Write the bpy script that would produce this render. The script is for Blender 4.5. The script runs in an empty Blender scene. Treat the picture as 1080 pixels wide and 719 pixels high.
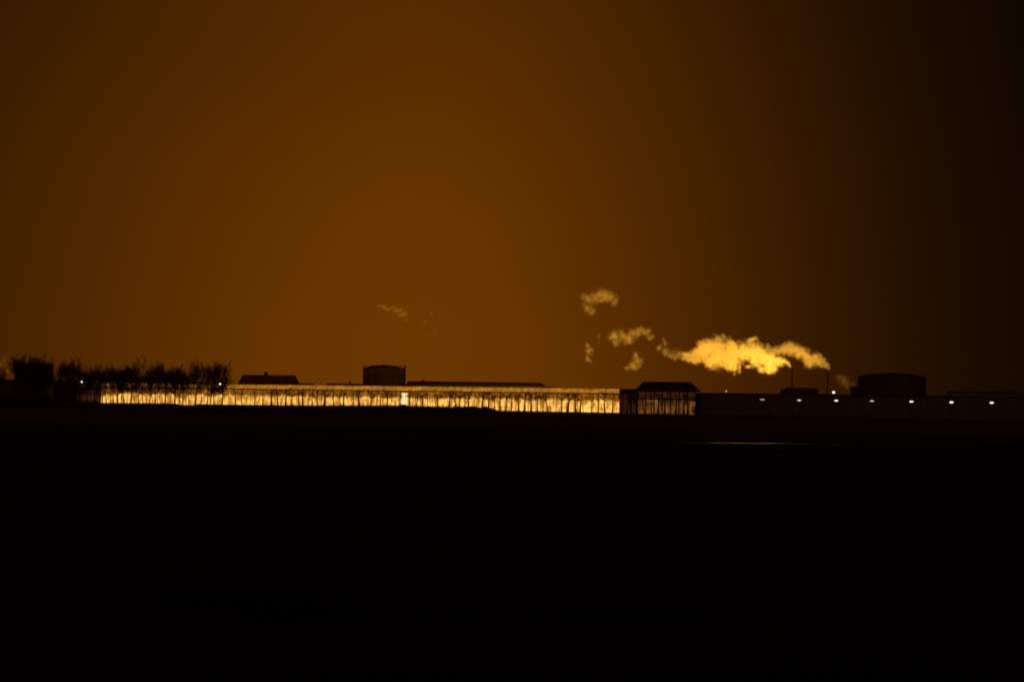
import bpy, math, random
from mathutils import Vector, Matrix

R = random.Random(7)
SC = bpy.context.scene
COL = SC.collection

# ------------------------------------------------------------------ camera
F = 4100.0                      # focal length in photo pixels (1080 wide)
CAM_Z = 6.3
ROLL = 0.0125
PITCH = math.atan(53.6 / F)
cr, sr = math.cos(ROLL), math.sin(ROLL)
FWD = Vector((0, math.cos(PITCH), math.sin(PITCH)))
UP0 = Vector((0, -math.sin(PITCH), math.cos(PITCH)))
RIGHT = Vector((cr, 0, 0)) + UP0 * sr
UP = Vector((-sr, 0, 0)) + UP0 * cr
cam_d = bpy.data.cameras.new('camera')
cam = bpy.data.objects.new('camera', cam_d)
COL.objects.link(cam)
cam_d.sensor_width = 36.0
cam_d.lens = F / 1080.0 * 36.0
cam_d.clip_start = 1.0
cam_d.clip_end = 40000.0
M3 = Matrix((RIGHT, UP, -FWD)).transposed()
cam.matrix_world = Matrix.Translation((0, 0, CAM_Z)) @ M3.to_4x4()
SC.camera = cam

# ------------------------------------------------------------------ world: night sky with an amber light dome
W = bpy.data.worlds.new('World')
SC.world = W
W.use_nodes = True
nt = W.node_tree
nt.nodes.clear()


def nd(tree, kind, **kw):
    n = tree.nodes.new(kind)
    for k, v in kw.items():
        setattr(n, k, v)
    return n


def mth(tree, op, a, b=None, c=None, clamp=False):
    n = tree.nodes.new('ShaderNodeMath')
    n.operation = op
    n.use_clamp = clamp
    for i, v in enumerate((a, b, c)):
        if v is None:
            continue
        if isinstance(v, (int, float)):
            n.inputs[i].default_value = v
        else:
            tree.links.new(v, n.inputs[i])
    return n.outputs[0]


tc = nd(nt, 'ShaderNodeTexCoord')
sx = nd(nt, 'ShaderNodeSeparateXYZ')
nt.links.new(tc.outputs['Generated'], sx.inputs[0])
az = mth(nt, 'ARCTAN2', sx.outputs[0], sx.outputs[1])
el = mth(nt, 'ARCSINE', sx.outputs[2])
# glow dome of the greenhouse district: centre azimuth -1.5 deg, narrower on the right-hand side
A0 = -0.0265
da = mth(nt, 'SUBTRACT', az, A0)
right = mth(nt, 'DIVIDE', mth(nt, 'MAXIMUM', da, 0.0), 0.085)
left = mth(nt, 'DIVIDE', mth(nt, 'MINIMUM', da, 0.0), -0.1128)
q1 = mth(nt, 'ADD', mth(nt, 'POWER', right, 1.95), mth(nt, 'POWER', left, 1.67))
ev = mth(nt, 'DIVIDE', mth(nt, 'MAXIMUM', mth(nt, 'SUBTRACT', el, 0.014), 0.0), 0.1395)
q = mth(nt, 'ADD', q1, mth(nt, 'POWER', ev, 1.41))
g = mth(nt, 'EXPONENT', mth(nt, 'MULTIPLY', q, -1.0))
# slow unevenness of the haze layer
nz = nd(nt, 'ShaderNodeTexNoise')
nz.inputs['Scale'].default_value = 9.0
nz.inputs['Detail'].default_value = 3.0
mp = nd(nt, 'ShaderNodeMapping')
mp.inputs['Scale'].default_value = (1.0, 1.0, 3.0)
nt.links.new(tc.outputs['Generated'], mp.inputs[0])
nt.links.new(mp.outputs[0], nz.inputs[0])
gv = mth(nt, 'MULTIPLY', g, mth(nt, 'ADD', mth(nt, 'MULTIPLY', nz.outputs[0], 0.16), 0.92))
# added unseen amber fill in the sky behind the camera, lifts camera-facing surfaces
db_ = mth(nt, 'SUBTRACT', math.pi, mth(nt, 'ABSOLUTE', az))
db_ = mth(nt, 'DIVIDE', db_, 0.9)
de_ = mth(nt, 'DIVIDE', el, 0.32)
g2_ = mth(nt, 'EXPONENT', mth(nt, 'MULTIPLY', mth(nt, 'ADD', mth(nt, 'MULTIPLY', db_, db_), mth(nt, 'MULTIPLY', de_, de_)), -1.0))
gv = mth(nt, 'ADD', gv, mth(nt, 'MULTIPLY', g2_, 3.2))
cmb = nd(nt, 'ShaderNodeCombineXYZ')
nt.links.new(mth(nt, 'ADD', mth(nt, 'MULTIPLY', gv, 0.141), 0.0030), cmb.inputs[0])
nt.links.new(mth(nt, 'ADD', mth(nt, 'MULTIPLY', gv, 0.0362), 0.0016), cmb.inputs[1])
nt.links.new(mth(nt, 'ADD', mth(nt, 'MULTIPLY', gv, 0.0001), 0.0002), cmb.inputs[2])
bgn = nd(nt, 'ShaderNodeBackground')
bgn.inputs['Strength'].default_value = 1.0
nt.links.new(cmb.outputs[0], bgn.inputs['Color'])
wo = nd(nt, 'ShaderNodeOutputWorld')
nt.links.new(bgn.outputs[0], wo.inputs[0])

SC.view_settings.view_transform = 'Standard'
SC.view_settings.look = 'None'
SC.view_settings.exposure = 0.0
SC.view_settings.gamma = 1.0
SC.render.engine = 'CYCLES'
SC.cycles.use_denoising = True
SC.cycles.max_bounces = 10
SC.cycles.volume_bounces = 6
SC.cycles.diffuse_bounces = 2
SC.cycles.glossy_bounces = 2
SC.cycles.sample_clamp_indirect = 3.0
SC.cycles.filter_width = 1.9

# ------------------------------------------------------------------ helpers


def at(px, py, D):
    """point at depth D (metres along +Y) seen at photo pixel (px, py)"""
    d = FWD + RIGHT * ((px - 540.0) / F) - UP * ((py - 359.5) / F)
    d = d * (D / d.y)
    return Vector((d.x, d.y, d.z + CAM_Z))


def zat(px, py, D):
    return at(px, py, D).z


def xat(px, D):
    return at(px, 413, D).x


def facade(px, off=0.0):
    """ground point on the long greenhouse front (moved off metres towards the camera)"""
    u = xat(px, 1.0)
    bx, by = 29.9 - 0.753 * off, 1167.0 - 0.658 * off
    s = (u * by - bx) / (122.3 + 140.0 * u)
    return Vector((bx + 122.3 * s, by - 140.0 * s, 0.0))


class MB:
    def __init__(self):
        self.v = []
        self.f = []

    def poly(self, pts):
        b = len(self.v)
        self.v += [tuple(p) for p in pts]
        self.f.append(tuple(range(b, b + len(pts))))

    def prism(self, base, z0, z1):
        """vertical prism over a ground polygon"""
        n = len(base)
        b = len(self.v)
        self.v += [(p[0], p[1], z0) for p in base] + [(p[0], p[1], z1) for p in base]
        self.f.append(tuple(b + i for i in reversed(range(n))))
        self.f.append(tuple(b + n + i for i in range(n)))
        for i in range(n):
            j = (i + 1) % n
            self.f.append((b + i, b + j, b + n + j, b + n + i))
        return self

    def hexa(self, lo, hi):
        """eight-corner solid: four lower and four upper points"""
        b = len(self.v)
        self.v += [tuple(p) for p in lo] + [tuple(p) for p in hi]
        self.f += [(b + 3, b + 2, b + 1, b), (b + 4, b + 5, b + 6, b + 7)]
        for i in range(4):
            j = (i + 1) % 4
            self.f.append((b + i, b + j, b + 4 + j, b + 4 + i))
        return self

    def tube(self, p, q, r0, r1, n=3, cap=False):
        p, q = Vector(p), Vector(q)
        d = (q - p)
        if d.length < 1e-6:
            return self
        d.normalize()
        a = d.orthogonal().normalized()
        c = d.cross(a)
        b = len(self.v)
        for P, r in ((p, r0), (q, r1)):
            for i in range(n):
                t = 2 * math.pi * i / n
                self.v.append(tuple(P + (a * math.cos(t) + c * math.sin(t)) * r))
        for i in range(n):
            j = (i + 1) % n
            self.f.append((b + i, b + j, b + n + j, b + n + i))
        if cap:
            self.f.append(tuple(b + i for i in reversed(range(n))))
            self.f.append(tuple(b + n + i for i in range(n)))
        return self

    def lathe(self, prof, n=32, c=(0, 0)):
        b = len(self.v)
        for r, z in prof:
            for i in range(n):
                t = 2 * math.pi * i / n
                self.v.append((c[0] + r * math.cos(t), c[1] + r * math.sin(t), z))
        for k in range(len(prof) - 1):
            for i in range(n):
                j = (i + 1) % n
                self.f.append((b + k * n + i, b + k * n + j, b + (k + 1) * n + j, b + (k + 1) * n + i))
        return self

    def mesh(self, name, mat, smooth=False):
        me = bpy.data.meshes.new(name)
        me.from_pydata(self.v, [], self.f)
        me.materials.append(mat)
        if smooth:
            for p in me.polygons:
                p.use_smooth = True
        me.update()
        return me

    def build(self, name, mat, parent=None, smooth=False, loc=None):
        o = bpy.data.objects.new(name, self.mesh(name, mat, smooth))
        COL.objects.link(o)
        if parent is not None:
            o.parent = parent
            if loc is None:                       # world coordinates in, local out
                inv = parent_inv(parent)
                o.data.transform(inv)
        if loc is not None:
            o.location = loc
        return o


def parent_inv(p):
    m = Matrix.Translation(p.location) @ p.rotation_euler.to_matrix().to_4x4()
    return m.inverted()


def recentre(o):
    """put a world-coordinate mesh's origin at its own base centre"""
    vs = [v.co for v in o.data.vertices]
    c = Vector(((min(v.x for v in vs) + max(v.x for v in vs)) / 2,
                (min(v.y for v in vs) + max(v.y for v in vs)) / 2, min(v.z for v in vs)))
    o.data.transform(Matrix.Translation(-c))
    o.location = c
    return o


def tag(o, label=None, cat=None, group=None, kind=None):
    if label: o['label'] = label
    if cat: o['category'] = cat
    if group: o['group'] = group
    if kind: o['kind'] = kind
    return o


def empty(name, loc, rz=0.0):
    o = bpy.data.objects.new(name, None)
    COL.objects.link(o)
    o.location = loc
    o.rotation_euler = (0, 0, rz)
    o.empty_display_size = 0.5
    return o


def mat(name, col, rough=0.8, var=0.25, scale=0.6, metal=0.0, bump=0.0, stretch=(1, 1, 1), spec=0.3):
    m = bpy.data.materials.new(name)
    m.use_nodes = True
    t = m.node_tree
    b = t.nodes['Principled BSDF']
    tcn = nd(t, 'ShaderNodeTexCoord')
    mpn = nd(t, 'ShaderNodeMapping')
    mpn.inputs['Scale'].default_value = stretch
    t.links.new(tcn.outputs['Object'], mpn.inputs[0])
    n = nd(t, 'ShaderNodeTexNoise')
    n.inputs['Scale'].default_value = scale
    n.inputs['Detail'].default_value = 6.0
    t.links.new(mpn.outputs[0], n.inputs[0])
    r = nd(t, 'ShaderNodeValToRGB')
    r.color_ramp.elements[0].position = 0.3
    r.color_ramp.elements[1].position = 0.7
    r.color_ramp.elements[0].color = tuple(c * (1 - var) for c in col) + (1,)
    r.color_ramp.elements[1].color = tuple(min(1, c * (1 + var)) for c in col) + (1,)
    t.links.new(n.outputs[0], r.inputs[0])
    t.links.new(r.outputs[0], b.inputs['Base Color'])
    b.inputs['Roughness'].default_value = rough
    b.inputs['Metallic'].default_value = metal
    b.inputs['Specular IOR Level'].default_value = spec
    if bump:
        bp = nd(t, 'ShaderNodeBump')
        bp.inputs['Distance'].default_value = bump
        t.links.new(n.outputs[0], bp.inputs['Height'])
        t.links.new(bp.outputs[0], b.inputs['Normal'])
    return m


def lit_wall(name):
    """greenhouse front: bright crop zone below, drawn side screen above, ragged line between"""
    m = bpy.data.materials.new(name)
    m.use_nodes = True
    t = m.node_tree
    b = t.nodes['Principled BSDF']
    b.inputs['Base Color'].default_value = (0.2, 0.17, 0.13, 1)
    b.inputs['Roughness'].default_value = 0.35
    tcn = nd(t, 'ShaderNodeTexCoord')
    sp = nd(t, 'ShaderNodeSeparateXYZ')
    t.links.new(tcn.outputs['Object'], sp.inputs[0])

    def noise(scale, det, vec):
        mpn = nd(t, 'ShaderNodeMapping')
        mpn.inputs['Scale'].default_value = vec
        t.links.new(tcn.outputs['Object'], mpn.inputs[0])
        n = nd(t, 'ShaderNodeTexNoise')
        n.inputs['Scale'].default_value = scale
        n.inputs['Detail'].default_value = det
        t.links.new(mpn.outputs[0], n.inputs[0])
        return n.outputs[0]

    def rng(v, a, b_, c, d):
        n = nd(t, 'ShaderNodeMapRange')
        n.interpolation_type = 'SMOOTHSTEP'
        for k, x in zip(('From Min', 'From Max', 'To Min', 'To Max'), (a, b_, c, d)):
            n.inputs[k].default_value = x
        t.links.new(v, n.inputs['Value'])
        return n.outputs[0]
    edge = mth(t, 'ADD', sp.outputs[2], mth(t, 'MULTIPLY', mth(t, 'SUBTRACT', noise(0.5, 3, (1, 1, .3)), .5), 2.8))
    up = rng(edge, 3.4, 4.5, 0.0, 1.0)
    slow = rng(noise(0.05, 2, (1, 1, .3)), .35, .65, .86, 1.12)
    mott = rng(noise(0.75, 4, (1, 1, .55)), .38, .62, 1.0, 0.0)
    fine = rng(noise(2.2, 2, (1, 1, .8)), .35, .65, .8, 1.08)
    foot = rng(sp.outputs[2], .5, 1.4, 1.1, 1.0)
    k = mth(t, 'MULTIPLY', mth(t, 'MULTIPLY', slow, fine), foot)
    low = nd(t, 'ShaderNodeMix', data_type='RGBA')
    low.inputs[6].default_value = (1.40, 0.75, 0.14, 1)
    low.inputs[7].default_value = (0.60, 0.22, 0.018, 1)
    t.links.new(mott, low.inputs[0])
    high = nd(t, 'ShaderNodeMix', data_type='RGBA')
    high.inputs[6].default_value = (0.36, 0.13, 0.008, 1)
    high.inputs[7].default_value = (0.2, 0.06, 0.004, 1)
    t.links.new(mott, high.inputs[0])
    mix = nd(t, 'ShaderNodeMix', data_type='RGBA')
    t.links.new(low.outputs[2], mix.inputs[6])
    t.links.new(high.outputs[2], mix.inputs[7])
    t.links.new(up, mix.inputs[0])
    t.links.new(mix.outputs[2], b.inputs['Emission Color'])
    t.links.new(k, b.inputs['Emission Strength'])
    return m


def lit_glass(name, col, strength, lo, scale=(0.25, 0.25, 0.25), cell=None, lamps=0.0):
    """whitewashed greenhouse glass lit from the lamps behind it; uneven from pane to pane"""
    m = bpy.data.materials.new(name)
    m.use_nodes = True
    t = m.node_tree
    b = t.nodes['Principled BSDF']
    b.inputs['Base Color'].default_value = (0.25, 0.22, 0.18, 1)
    b.inputs['Roughness'].default_value = 0.35
    tcn = nd(t, 'ShaderNodeTexCoord')
    mpn = nd(t, 'ShaderNodeMapping')
    mpn.inputs['Scale'].default_value = scale
    t.links.new(tcn.outputs['Object'], mpn.inputs[0])
    n = nd(t, 'ShaderNodeTexNoise')
    n.inputs['Scale'].default_value = 1.0
    n.inputs['Detail'].default_value = 4.0
    n.inputs['Roughness'].default_value = 0.6
    t.links.new(mpn.outputs[0], n.inputs[0])
    mr = nd(t, 'ShaderNodeMapRange')
    mr.inputs['From Min'].default_value = 0.32
    mr.inputs['From Max'].default_value = 0.68
    mr.inputs['To Min'].default_value = lo
    mr.inputs['To Max'].default_value = 1.0
    t.links.new(n.outputs[0], mr.inputs['Value'])
    fac = mr.outputs[0]
    if cell:                                     # per-pane brightness
        sp = nd(t, 'ShaderNodeVectorMath', operation='SNAP')
        t.links.new(tcn.outputs['Object'], sp.inputs[0])
        sp.inputs[1].default_value = cell
        wn = nd(t, 'ShaderNodeTexWhiteNoise')
        t.links.new(sp.outputs[0], wn.inputs[0])
        fac = mth(t, 'MULTIPLY', fac, mth(t, 'ADD', mth(t, 'MULTIPLY', wn.outputs['Value'], 0.35), 0.72))
    if lamps:                                    # rows of plants and lamps seen blurred behind the glass
        n2 = nd(t, 'ShaderNodeTexNoise')
        n2.inputs['Scale'].default_value = lamps
        n2.inputs['Detail'].default_value = 2.0
        t.links.new(tcn.outputs['Object'], n2.inputs[0])
        m2 = nd(t, 'ShaderNodeMapRange')
        m2.inputs['From Min'].default_value = 0.3
        m2.inputs['From Max'].default_value = 0.6
        m2.inputs['To Min'].default_value = 0.6
        m2.inputs['To Max'].default_value = 1.08
        t.links.new(n2.outputs[0], m2.inputs['Value'])
        fac = mth(t, 'MULTIPLY', fac, m2.outputs[0])
    b.inputs['Emission Color'].default_value = tuple(col) + (1,)
    t.links.new(mth(t, 'MULTIPLY', fac, strength), b.inputs['Emission Strength'])
    return m


M = {}
M['soil'] = mat('soil', (0.030, 0.024, 0.017), 0.95, 0.5, 0.05, bump=0.1, spec=0.02)
M['mid_haze_ground'] = mat('mid_haze_ground', (0.085, 0.07, 0.035), 0.95, 0.5, 0.03, spec=0.02, stretch=(.3, 1, 1))  # haze glow put into the colour, for the nearer field strip and the bank
M['roof_far'] = mat('hazed_roof', (0.24, 0.17, 0.11), 0.9, 0.3, 0.2)  # paler copy of the roof sheet, distance haze put into the colour
M['far_haze_ground'] = mat('far_haze_ground', (0.20, 0.12, 0.06), 0.95, 0.35, 0.02, spec=0.02, stretch=(.3, 1, 1))  # palest ground tone, distance haze put into the colour
M['grass'] = mat('rough_grass', (0.034, 0.038, 0.018), 0.95, 0.5, 0.4, spec=0.05)
M['bark'] = mat('bark', (0.06, 0.045, 0.032), 0.9, 0.4, 2.0, stretch=(1, 1, .2), spec=0.1)
M['twig'] = mat('twigs', (0.055, 0.042, 0.030), 0.9, 0.4, 1.5, spec=0.1)
M['steel'] = mat('galvanised_steel', (0.12, 0.12, 0.12), 0.6, 0.3, 0.6, metal=0.3)
M['dark_steel'] = mat('dark_steel', (0.03, 0.028, 0.026), 0.6, 0.3, 0.6)
M['tank'] = mat('tank_cladding', (0.2, 0.16, 0.13), 0.7, 0.25, 0.25, stretch=(1, 1, .15))
M['tank_dark'] = mat('dark_tank_cladding', (0.055, 0.048, 0.04), 0.7, 0.25, 0.25, stretch=(1, 1, .15))
M['chimney'] = mat('unlit_black_steel', (0.003, 0.0025, 0.002), 0.9, 0.3, 0.6, spec=0.0)  # near-black colour stands in for shade, so the added steam lights barely register
M['sheet'] = mat('profiled_sheet', (0.13, 0.13, 0.11), 0.7, 0.3, 0.2, stretch=(1, 1, .2))
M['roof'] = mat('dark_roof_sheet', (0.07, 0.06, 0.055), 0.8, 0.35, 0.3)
M['brick'] = mat('brown_brick', (0.12, 0.07, 0.05), 0.9, 0.3, 1.0)
M['concrete'] = mat('concrete', (0.22, 0.21, 0.2), 0.9, 0.25, 0.8)
M['asphalt'] = mat('asphalt', (0.045, 0.045, 0.045), 0.95, 0.3, 0.5, spec=0.02)
M['glass_wall'] = lit_wall('lit_glass_wall')
M['glass_roof'] = lit_glass('lit_roof_glass', (1.0, 0.385, 0.024), 0.62, 0.55, (0.12, 0.12, 0.4), (3.2, 3.2, 9), 1.0)
M['glass_dim'] = lit_glass('dim_glass', (1.0, 0.38, 0.05), 0.28, 0.04, (0.3, 0.3, 0.5), (2.4, 2.4, 9), 1.0)
M['glass_faint'] = lit_glass('faint_glass', (1.0, 0.33, 0.05), 0.055, 0.3, (0.3, 0.3, 0.5), (2.4, 2.4, 9), 1.0)
M['door_light'] = lit_glass('open_doorway_light', (1.0, 0.68, 0.30), 1.5, 0.7, (0.5, 0.5, 0.8))

wm = bpy.data.materials.new('ditch_water')
wm.use_nodes = True
wb = wm.node_tree.nodes['Principled BSDF']
wb.inputs['Base Color'].default_value = (0.01, 0.012, 0.01, 1)
wb.inputs['Roughness'].default_value = 0.05
wb.inputs['IOR'].default_value = 1.33
wtc = nd(wm.node_tree, 'ShaderNodeTexCoord')
wn_ = nd(wm.node_tree, 'ShaderNodeTexNoise')
wn_.inputs['Scale'].default_value = 0.8
wm.node_tree.links.new(wtc.outputs['Object'], wn_.inputs[0])
wbp = nd(wm.node_tree, 'ShaderNodeBump')
wbp.inputs['Distance'].default_value = 0.01
wm.node_tree.links.new(wn_.outputs[0], wbp.inputs['Height'])
wm.node_tree.links.new(wbp.outputs[0], wb.inputs['Normal'])
M['water'] = wm


def lamp_mat(name, col, s):
    m = bpy.data.materials.new(name)
    m.use_nodes = True
    b = m.node_tree.nodes['Principled BSDF']
    b.inputs['Base Color'].default_value = (0.5, 0.5, 0.5, 1)
    b.inputs['Emission Color'].default_value = tuple(col) + (1,)
    b.inputs['Emission Strength'].default_value = s
    return m


M['lamp'] = lamp_mat('white_lamp_lens', (1.0, 0.92, 0.78), 1.5)
M['lamp_soft'] = lamp_mat('softer_lamp_lens', (1.0, 0.9, 0.74), 0.85)
M['lamp_dim'] = lamp_mat('weak_lamp_lens', (1.0, 0.85, 0.65), 0.55)
M['lamp_warm'] = lamp_mat('bright_lamp_lens', (1.0, 0.92, 0.74), 2.2)

# ------------------------------------------------------------------ ground
gm = MB()
xs = [-20000, -6000, -1500, -400, -100, 0, 100, 400, 1500, 6000, 20000]
ys = [-2000, -200, -40, -12, -5, 5, 12, 40, 200, 600, 1000, 1500, 3000, 8000, 30000]


def gz(y):
    a = abs(y)
    return CAM_Z - 1.65 if a <= 5 else ((CAM_Z - 1.65) * max(0, 1 - (a - 5) / 26.0))


ys = sorted(set(ys + [-31, -18, 18, 31]))
for y in ys:
    for x in xs:
        gm.v.append((x, y, gz(y)))
nx = len(xs)
for j in range(len(ys) - 1):
    for i in range(nx - 1):
        gm.f.append((j * nx + i, j * nx + i + 1, (j + 1) * nx + i + 1, (j + 1) * nx + i))
tag(gm.build('ground', M['soil']), kind='structure')

# far ground beyond the ditch in two sheets, haze glow put into their colour
for nm, yf, mk in (('mid_haze_field', [522, 560, 600, 660], 'mid_haze_ground'), ('far_haze_field', [661, 760, 900, 1000, 1060], 'far_haze_ground')):
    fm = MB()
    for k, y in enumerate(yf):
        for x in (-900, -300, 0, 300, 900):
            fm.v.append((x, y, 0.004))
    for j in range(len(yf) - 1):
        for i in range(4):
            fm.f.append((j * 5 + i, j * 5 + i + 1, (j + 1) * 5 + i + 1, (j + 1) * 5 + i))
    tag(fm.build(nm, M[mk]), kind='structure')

# road that runs on past the greenhouse and the long shed
rm = MB()
for a, b in ((-40, 260), (260, 560), (560, 800), (800, 1150)):
    p0, p1 = facade(a, 13), facade(b, 13)
    q1, q0 = facade(b, 9.5), facade(a, 9.5)
    rm.poly([(p.x, p.y, 0.004) for p in (p0, p1, q1, q0)])
tag(rm.build('road', M['asphalt']), kind='structure')

# raised earth bank in front of the greenhouse: uneven crest, a dip near the tall trees, ends before the right half
crest = [(-60, 424), (60, 424.4), (105, 424.9), (150, 425.1), (180, 425.4), (188, 426.2), (194, 427.8), (197, 430.6), (202, 431.0),
         (206, 427.6), (209, 425.9), (214, 426.2), (235, 426.6), (260, 427.0), (300, 427.3), (340, 427.5), (380, 427.6),
         (420, 427.8), (424, 426.6), (428, 426.7), (431, 428.2), (440, 428.2), (455, 428.6), (472, 429.0), (476, 429.8),
         (479, 428.4), (483, 428.5), (487, 429.3), (491, 428.5), (495, 429.2), (498, 428.3), (503, 429.2), (508, 430.2),
         (511, 428.6), (516, 429.4), (521, 431.2), (525, 433.0), (530, 434.6), (538, 436.0), (548, 437.4), (560, 438.5)]


def crest_y(px):
    for (a, ya), (b, yb) in zip(crest, crest[1:]):
        if a <= px <= b:
            return ya + (yb - ya) * (px - a) / (b - a)
    return 438.5


bm_ = MB()
px = -60.0
rows = []
while px <= 560:
    u = facade(px, 70)
    D = u.y
    y = crest_y(px) + R.uniform(-0.22, 0.22)
    z = max(zat(px, y, D), 0.05)
    rows.append([Vector((xat(px, D + d), D + d, 0)) + Vector((0, 0, z * k - 0.02 if k == 0 else z * k))
                 for d, k in ((-9, 0), (-4.5, 0.55), (-1.2, 0.96), (0, 1.0), (1.5, 0.97), (5, 0.5), (9, 0))])
    px += 1.0
nr = 7
for r in rows:
    bm_.v += [tuple(p) for p in r]
for j in range(len(rows) - 1):
    for i in range(nr - 1):
        bm_.f.append((j * nr + i, (j + 1) * nr + i, (j + 1) * nr + i + 1, j * nr + i + 1))
tag(bm_.build('earth_bank', M['mid_haze_ground']), kind='structure')

# standing water in the field: one open stretch and narrow remains of the same ditch


def ground_at(px, py):
    d = FWD + RIGHT * ((px - 540.0) / F) - UP * ((py - 359.5) / F)
    k = -CAM_Z / d.z
    return Vector((d.x * k, d.y * k, 0.006))


def pool(x0, x1, y0, y1, th, n=40):
    m = MB()
    a, b = [], []
    for i in range(n + 1):
        t = i / n
        px = x0 + (x1 - x0) * t
        yc = y0 + (y1 - y0) * t
        w = th * min(1, 8 * t + .1, 8 * (1 - t) + .1) * R.uniform(0.75, 1.1)
        a.append(ground_at(px, yc - w / 2))
        b.append(ground_at(px, yc + w / 2))
    nv = len(a)
    m.v = [tuple(p) for p in a + b]
    m.f = [(i, nv + i, nv + i + 1, i + 1) for i in range(n)]
    return m


wmb = pool(733, 862, 466.6, 467.9, 0.2)
for args in ((862, 905, 468.4, 468.9, 0.22), (712, 733, 466.4, 466.7, 0.15)):
    q = pool(*args)
    b = len(wmb.v)
    wmb.v += q.v
    wmb.f += [tuple(i + b for i in f) for f in q.f]
tag(wmb.build('ditch_water', M['water']), kind='structure')

# ------------------------------------------------------------------ the long lit greenhouse
FA, FB = facade(106.5), facade(653.2)
ALONG = (FB - FA).normalized()          # towards the right-hand end
LEN = (FB - FA).length
IN = Vector((-ALONG.y, ALONG.x, 0))     # away from the camera
if IN.y < 0:
    IN = -IN
DEEP = Vector((0.01, 1.0, 0))           # side walls run straight back
GUT, RIDGE = 6.07, 7.62
UPZ = 4.55                               # below this the glass is at its brightest
gh = empty('greenhouse', FA)
tag(gh, 'very long glasshouse with glowing yellow glass front and amber lit roof strip', 'greenhouse')


def P(s, d=0.0, z=0.0):
    """point s metres along the front, d metres back (side walls run along DEEP), z up"""
    return FA + ALONG * s + DEEP * d + Vector((0, 0, z))


def slab(m, s0, s1, z0, z1, d0, d1):
    m.hexa([P(s0, d0, z0), P(s1, d0, z0), P(s1, d1, z0), P(s0, d1, z0)],
           [P(s0, d0, z1), P(s1, d0, z1), P(s1, d1, z1), P(s0, d1, z1)])


def s_of(px):
    return (facade(px) - FA).dot(ALONG)


ds0, ds1 = s_of(423.4), s_of(429.9)
m = MB(); slab(m, 0, LEN, 0, 0.45, 0.0, 0.25); m.build('plinth', M['concrete'], gh)
m = MB()
slab(m, 0.05, ds0, 0.45, GUT - .13, 0.08, 0.14); slab(m, ds1, LEN - .05, 0.45, GUT - .13, 0.08, 0.14)
slab(m, ds0, ds1, 5.5, GUT - .13, 0.08, 0.14)
m.build('glass_wall', M['glass_wall'], gh)
m = MB(); slab(m, ds0, ds1, 0.45, 5.5, 0.1, 0.16)
m.build('doorway', M['door_light'], gh)
m = MB()
slab(m, ds0 - .2, ds0, 0.45, 5.6, -.05, 0.2); slab(m, ds1, ds1 + .2, 0.45, 5.6, -.05, .2); slab(m, ds0, ds1, 5.5, 5.65, -.05, .09)
m.build('door_frame', M['steel'], gh)
m = MB()
k = 0
s = 0.0
while s <= LEN:
    w = 0.11 if k % 4 else 0.22
    slab(m, s, min(s + w, LEN), 0.46, GUT - 0.13, 0.0, 0.075)
    s += 2.4
    k += 1
for z in (1.55, 3.05):
    slab(m, 0.3, ds0 - .3, z, z + 0.06, 0.01, 0.07)
    slab(m, ds1 + .3, LEN - .3, z, z + 0.06, 0.01, 0.07)
m.build('glazing_bar', M['steel'], gh)
m = MB(); slab(m, -0.1, LEN + 0.1, GUT - .12, GUT + 0.2, -0.22, 0.2); m.build('gutter', M['dark_steel'], gh)
# saw-tooth roof: lit glass slopes running parallel to the front
m = MB(); bars = MB()
BAY, NB = 6.4, 18
for i in range(NB):
    d0 = 0.2 + i * BAY
    m.poly([P(0, d0, GUT + .2), P(LEN, d0, GUT + .2), P(LEN, d0 + BAY / 2, RIDGE), P(0, d0 + BAY / 2, RIDGE)])
    m.poly([P(0, d0 + BAY / 2, RIDGE), P(LEN, d0 + BAY / 2, RIDGE), P(LEN, d0 + BAY, GUT + .2), P(0, d0 + BAY, GUT + .2)])
m.build('glass_roof', M['glass_roof'], gh)
s = 0
while s < LEN:
    bars.tube(P(s, 0.22, GUT + .24), P(s, 0.2 + BAY / 2, RIDGE + .03), 0.05, 0.05, 4)
    s += 3.2
bars.tube(P(0, .2 + BAY / 2, RIDGE + .05), P(LEN, .2 + BAY / 2, RIDGE + .05), .09, .09, 6, True)
# a few roof windows standing slightly open
for i in range(26):
    s = R.uniform(3, LEN - 5)
    d = 0.2 + BAY / 2
    bars.hexa([P(s, d - .9, RIDGE - .36), P(s + 1.5, d - .9, RIDGE - .36), P(s + 1.5, d - .85, RIDGE - .34), P(s, d - .85, RIDGE - .34)],
              [P(s, d - .9, RIDGE - .30), P(s + 1.5, d - .9, RIDGE - .30), P(s + 1.5, d - .85, RIDGE - .28), P(s, d - .85, RIDGE - .28)])
bars.build('roof_bar', M['steel'], gh)
m = MB()
for s in (0.0, LEN - 0.25):
    slab(m, s, s + 0.25, 0, GUT - .13, 0.26, NB * BAY)
slab(m, 0, LEN, 0, GUT - .01, NB * BAY + .01, NB * BAY + .2)
m.build('side_wall', M['sheet'], gh)


def block(a, b, z0, z1, depth, d0=0.0):
    """footprint between two ground points, running straight back"""
    y = Vector((0.0, 1.0, 0.0))
    base = [a + y * d0, b + y * d0, b + y * (d0 + depth), a + y * (d0 + depth)]
    return [Vector((p.x, p.y, 0)) for p in base]


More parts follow.
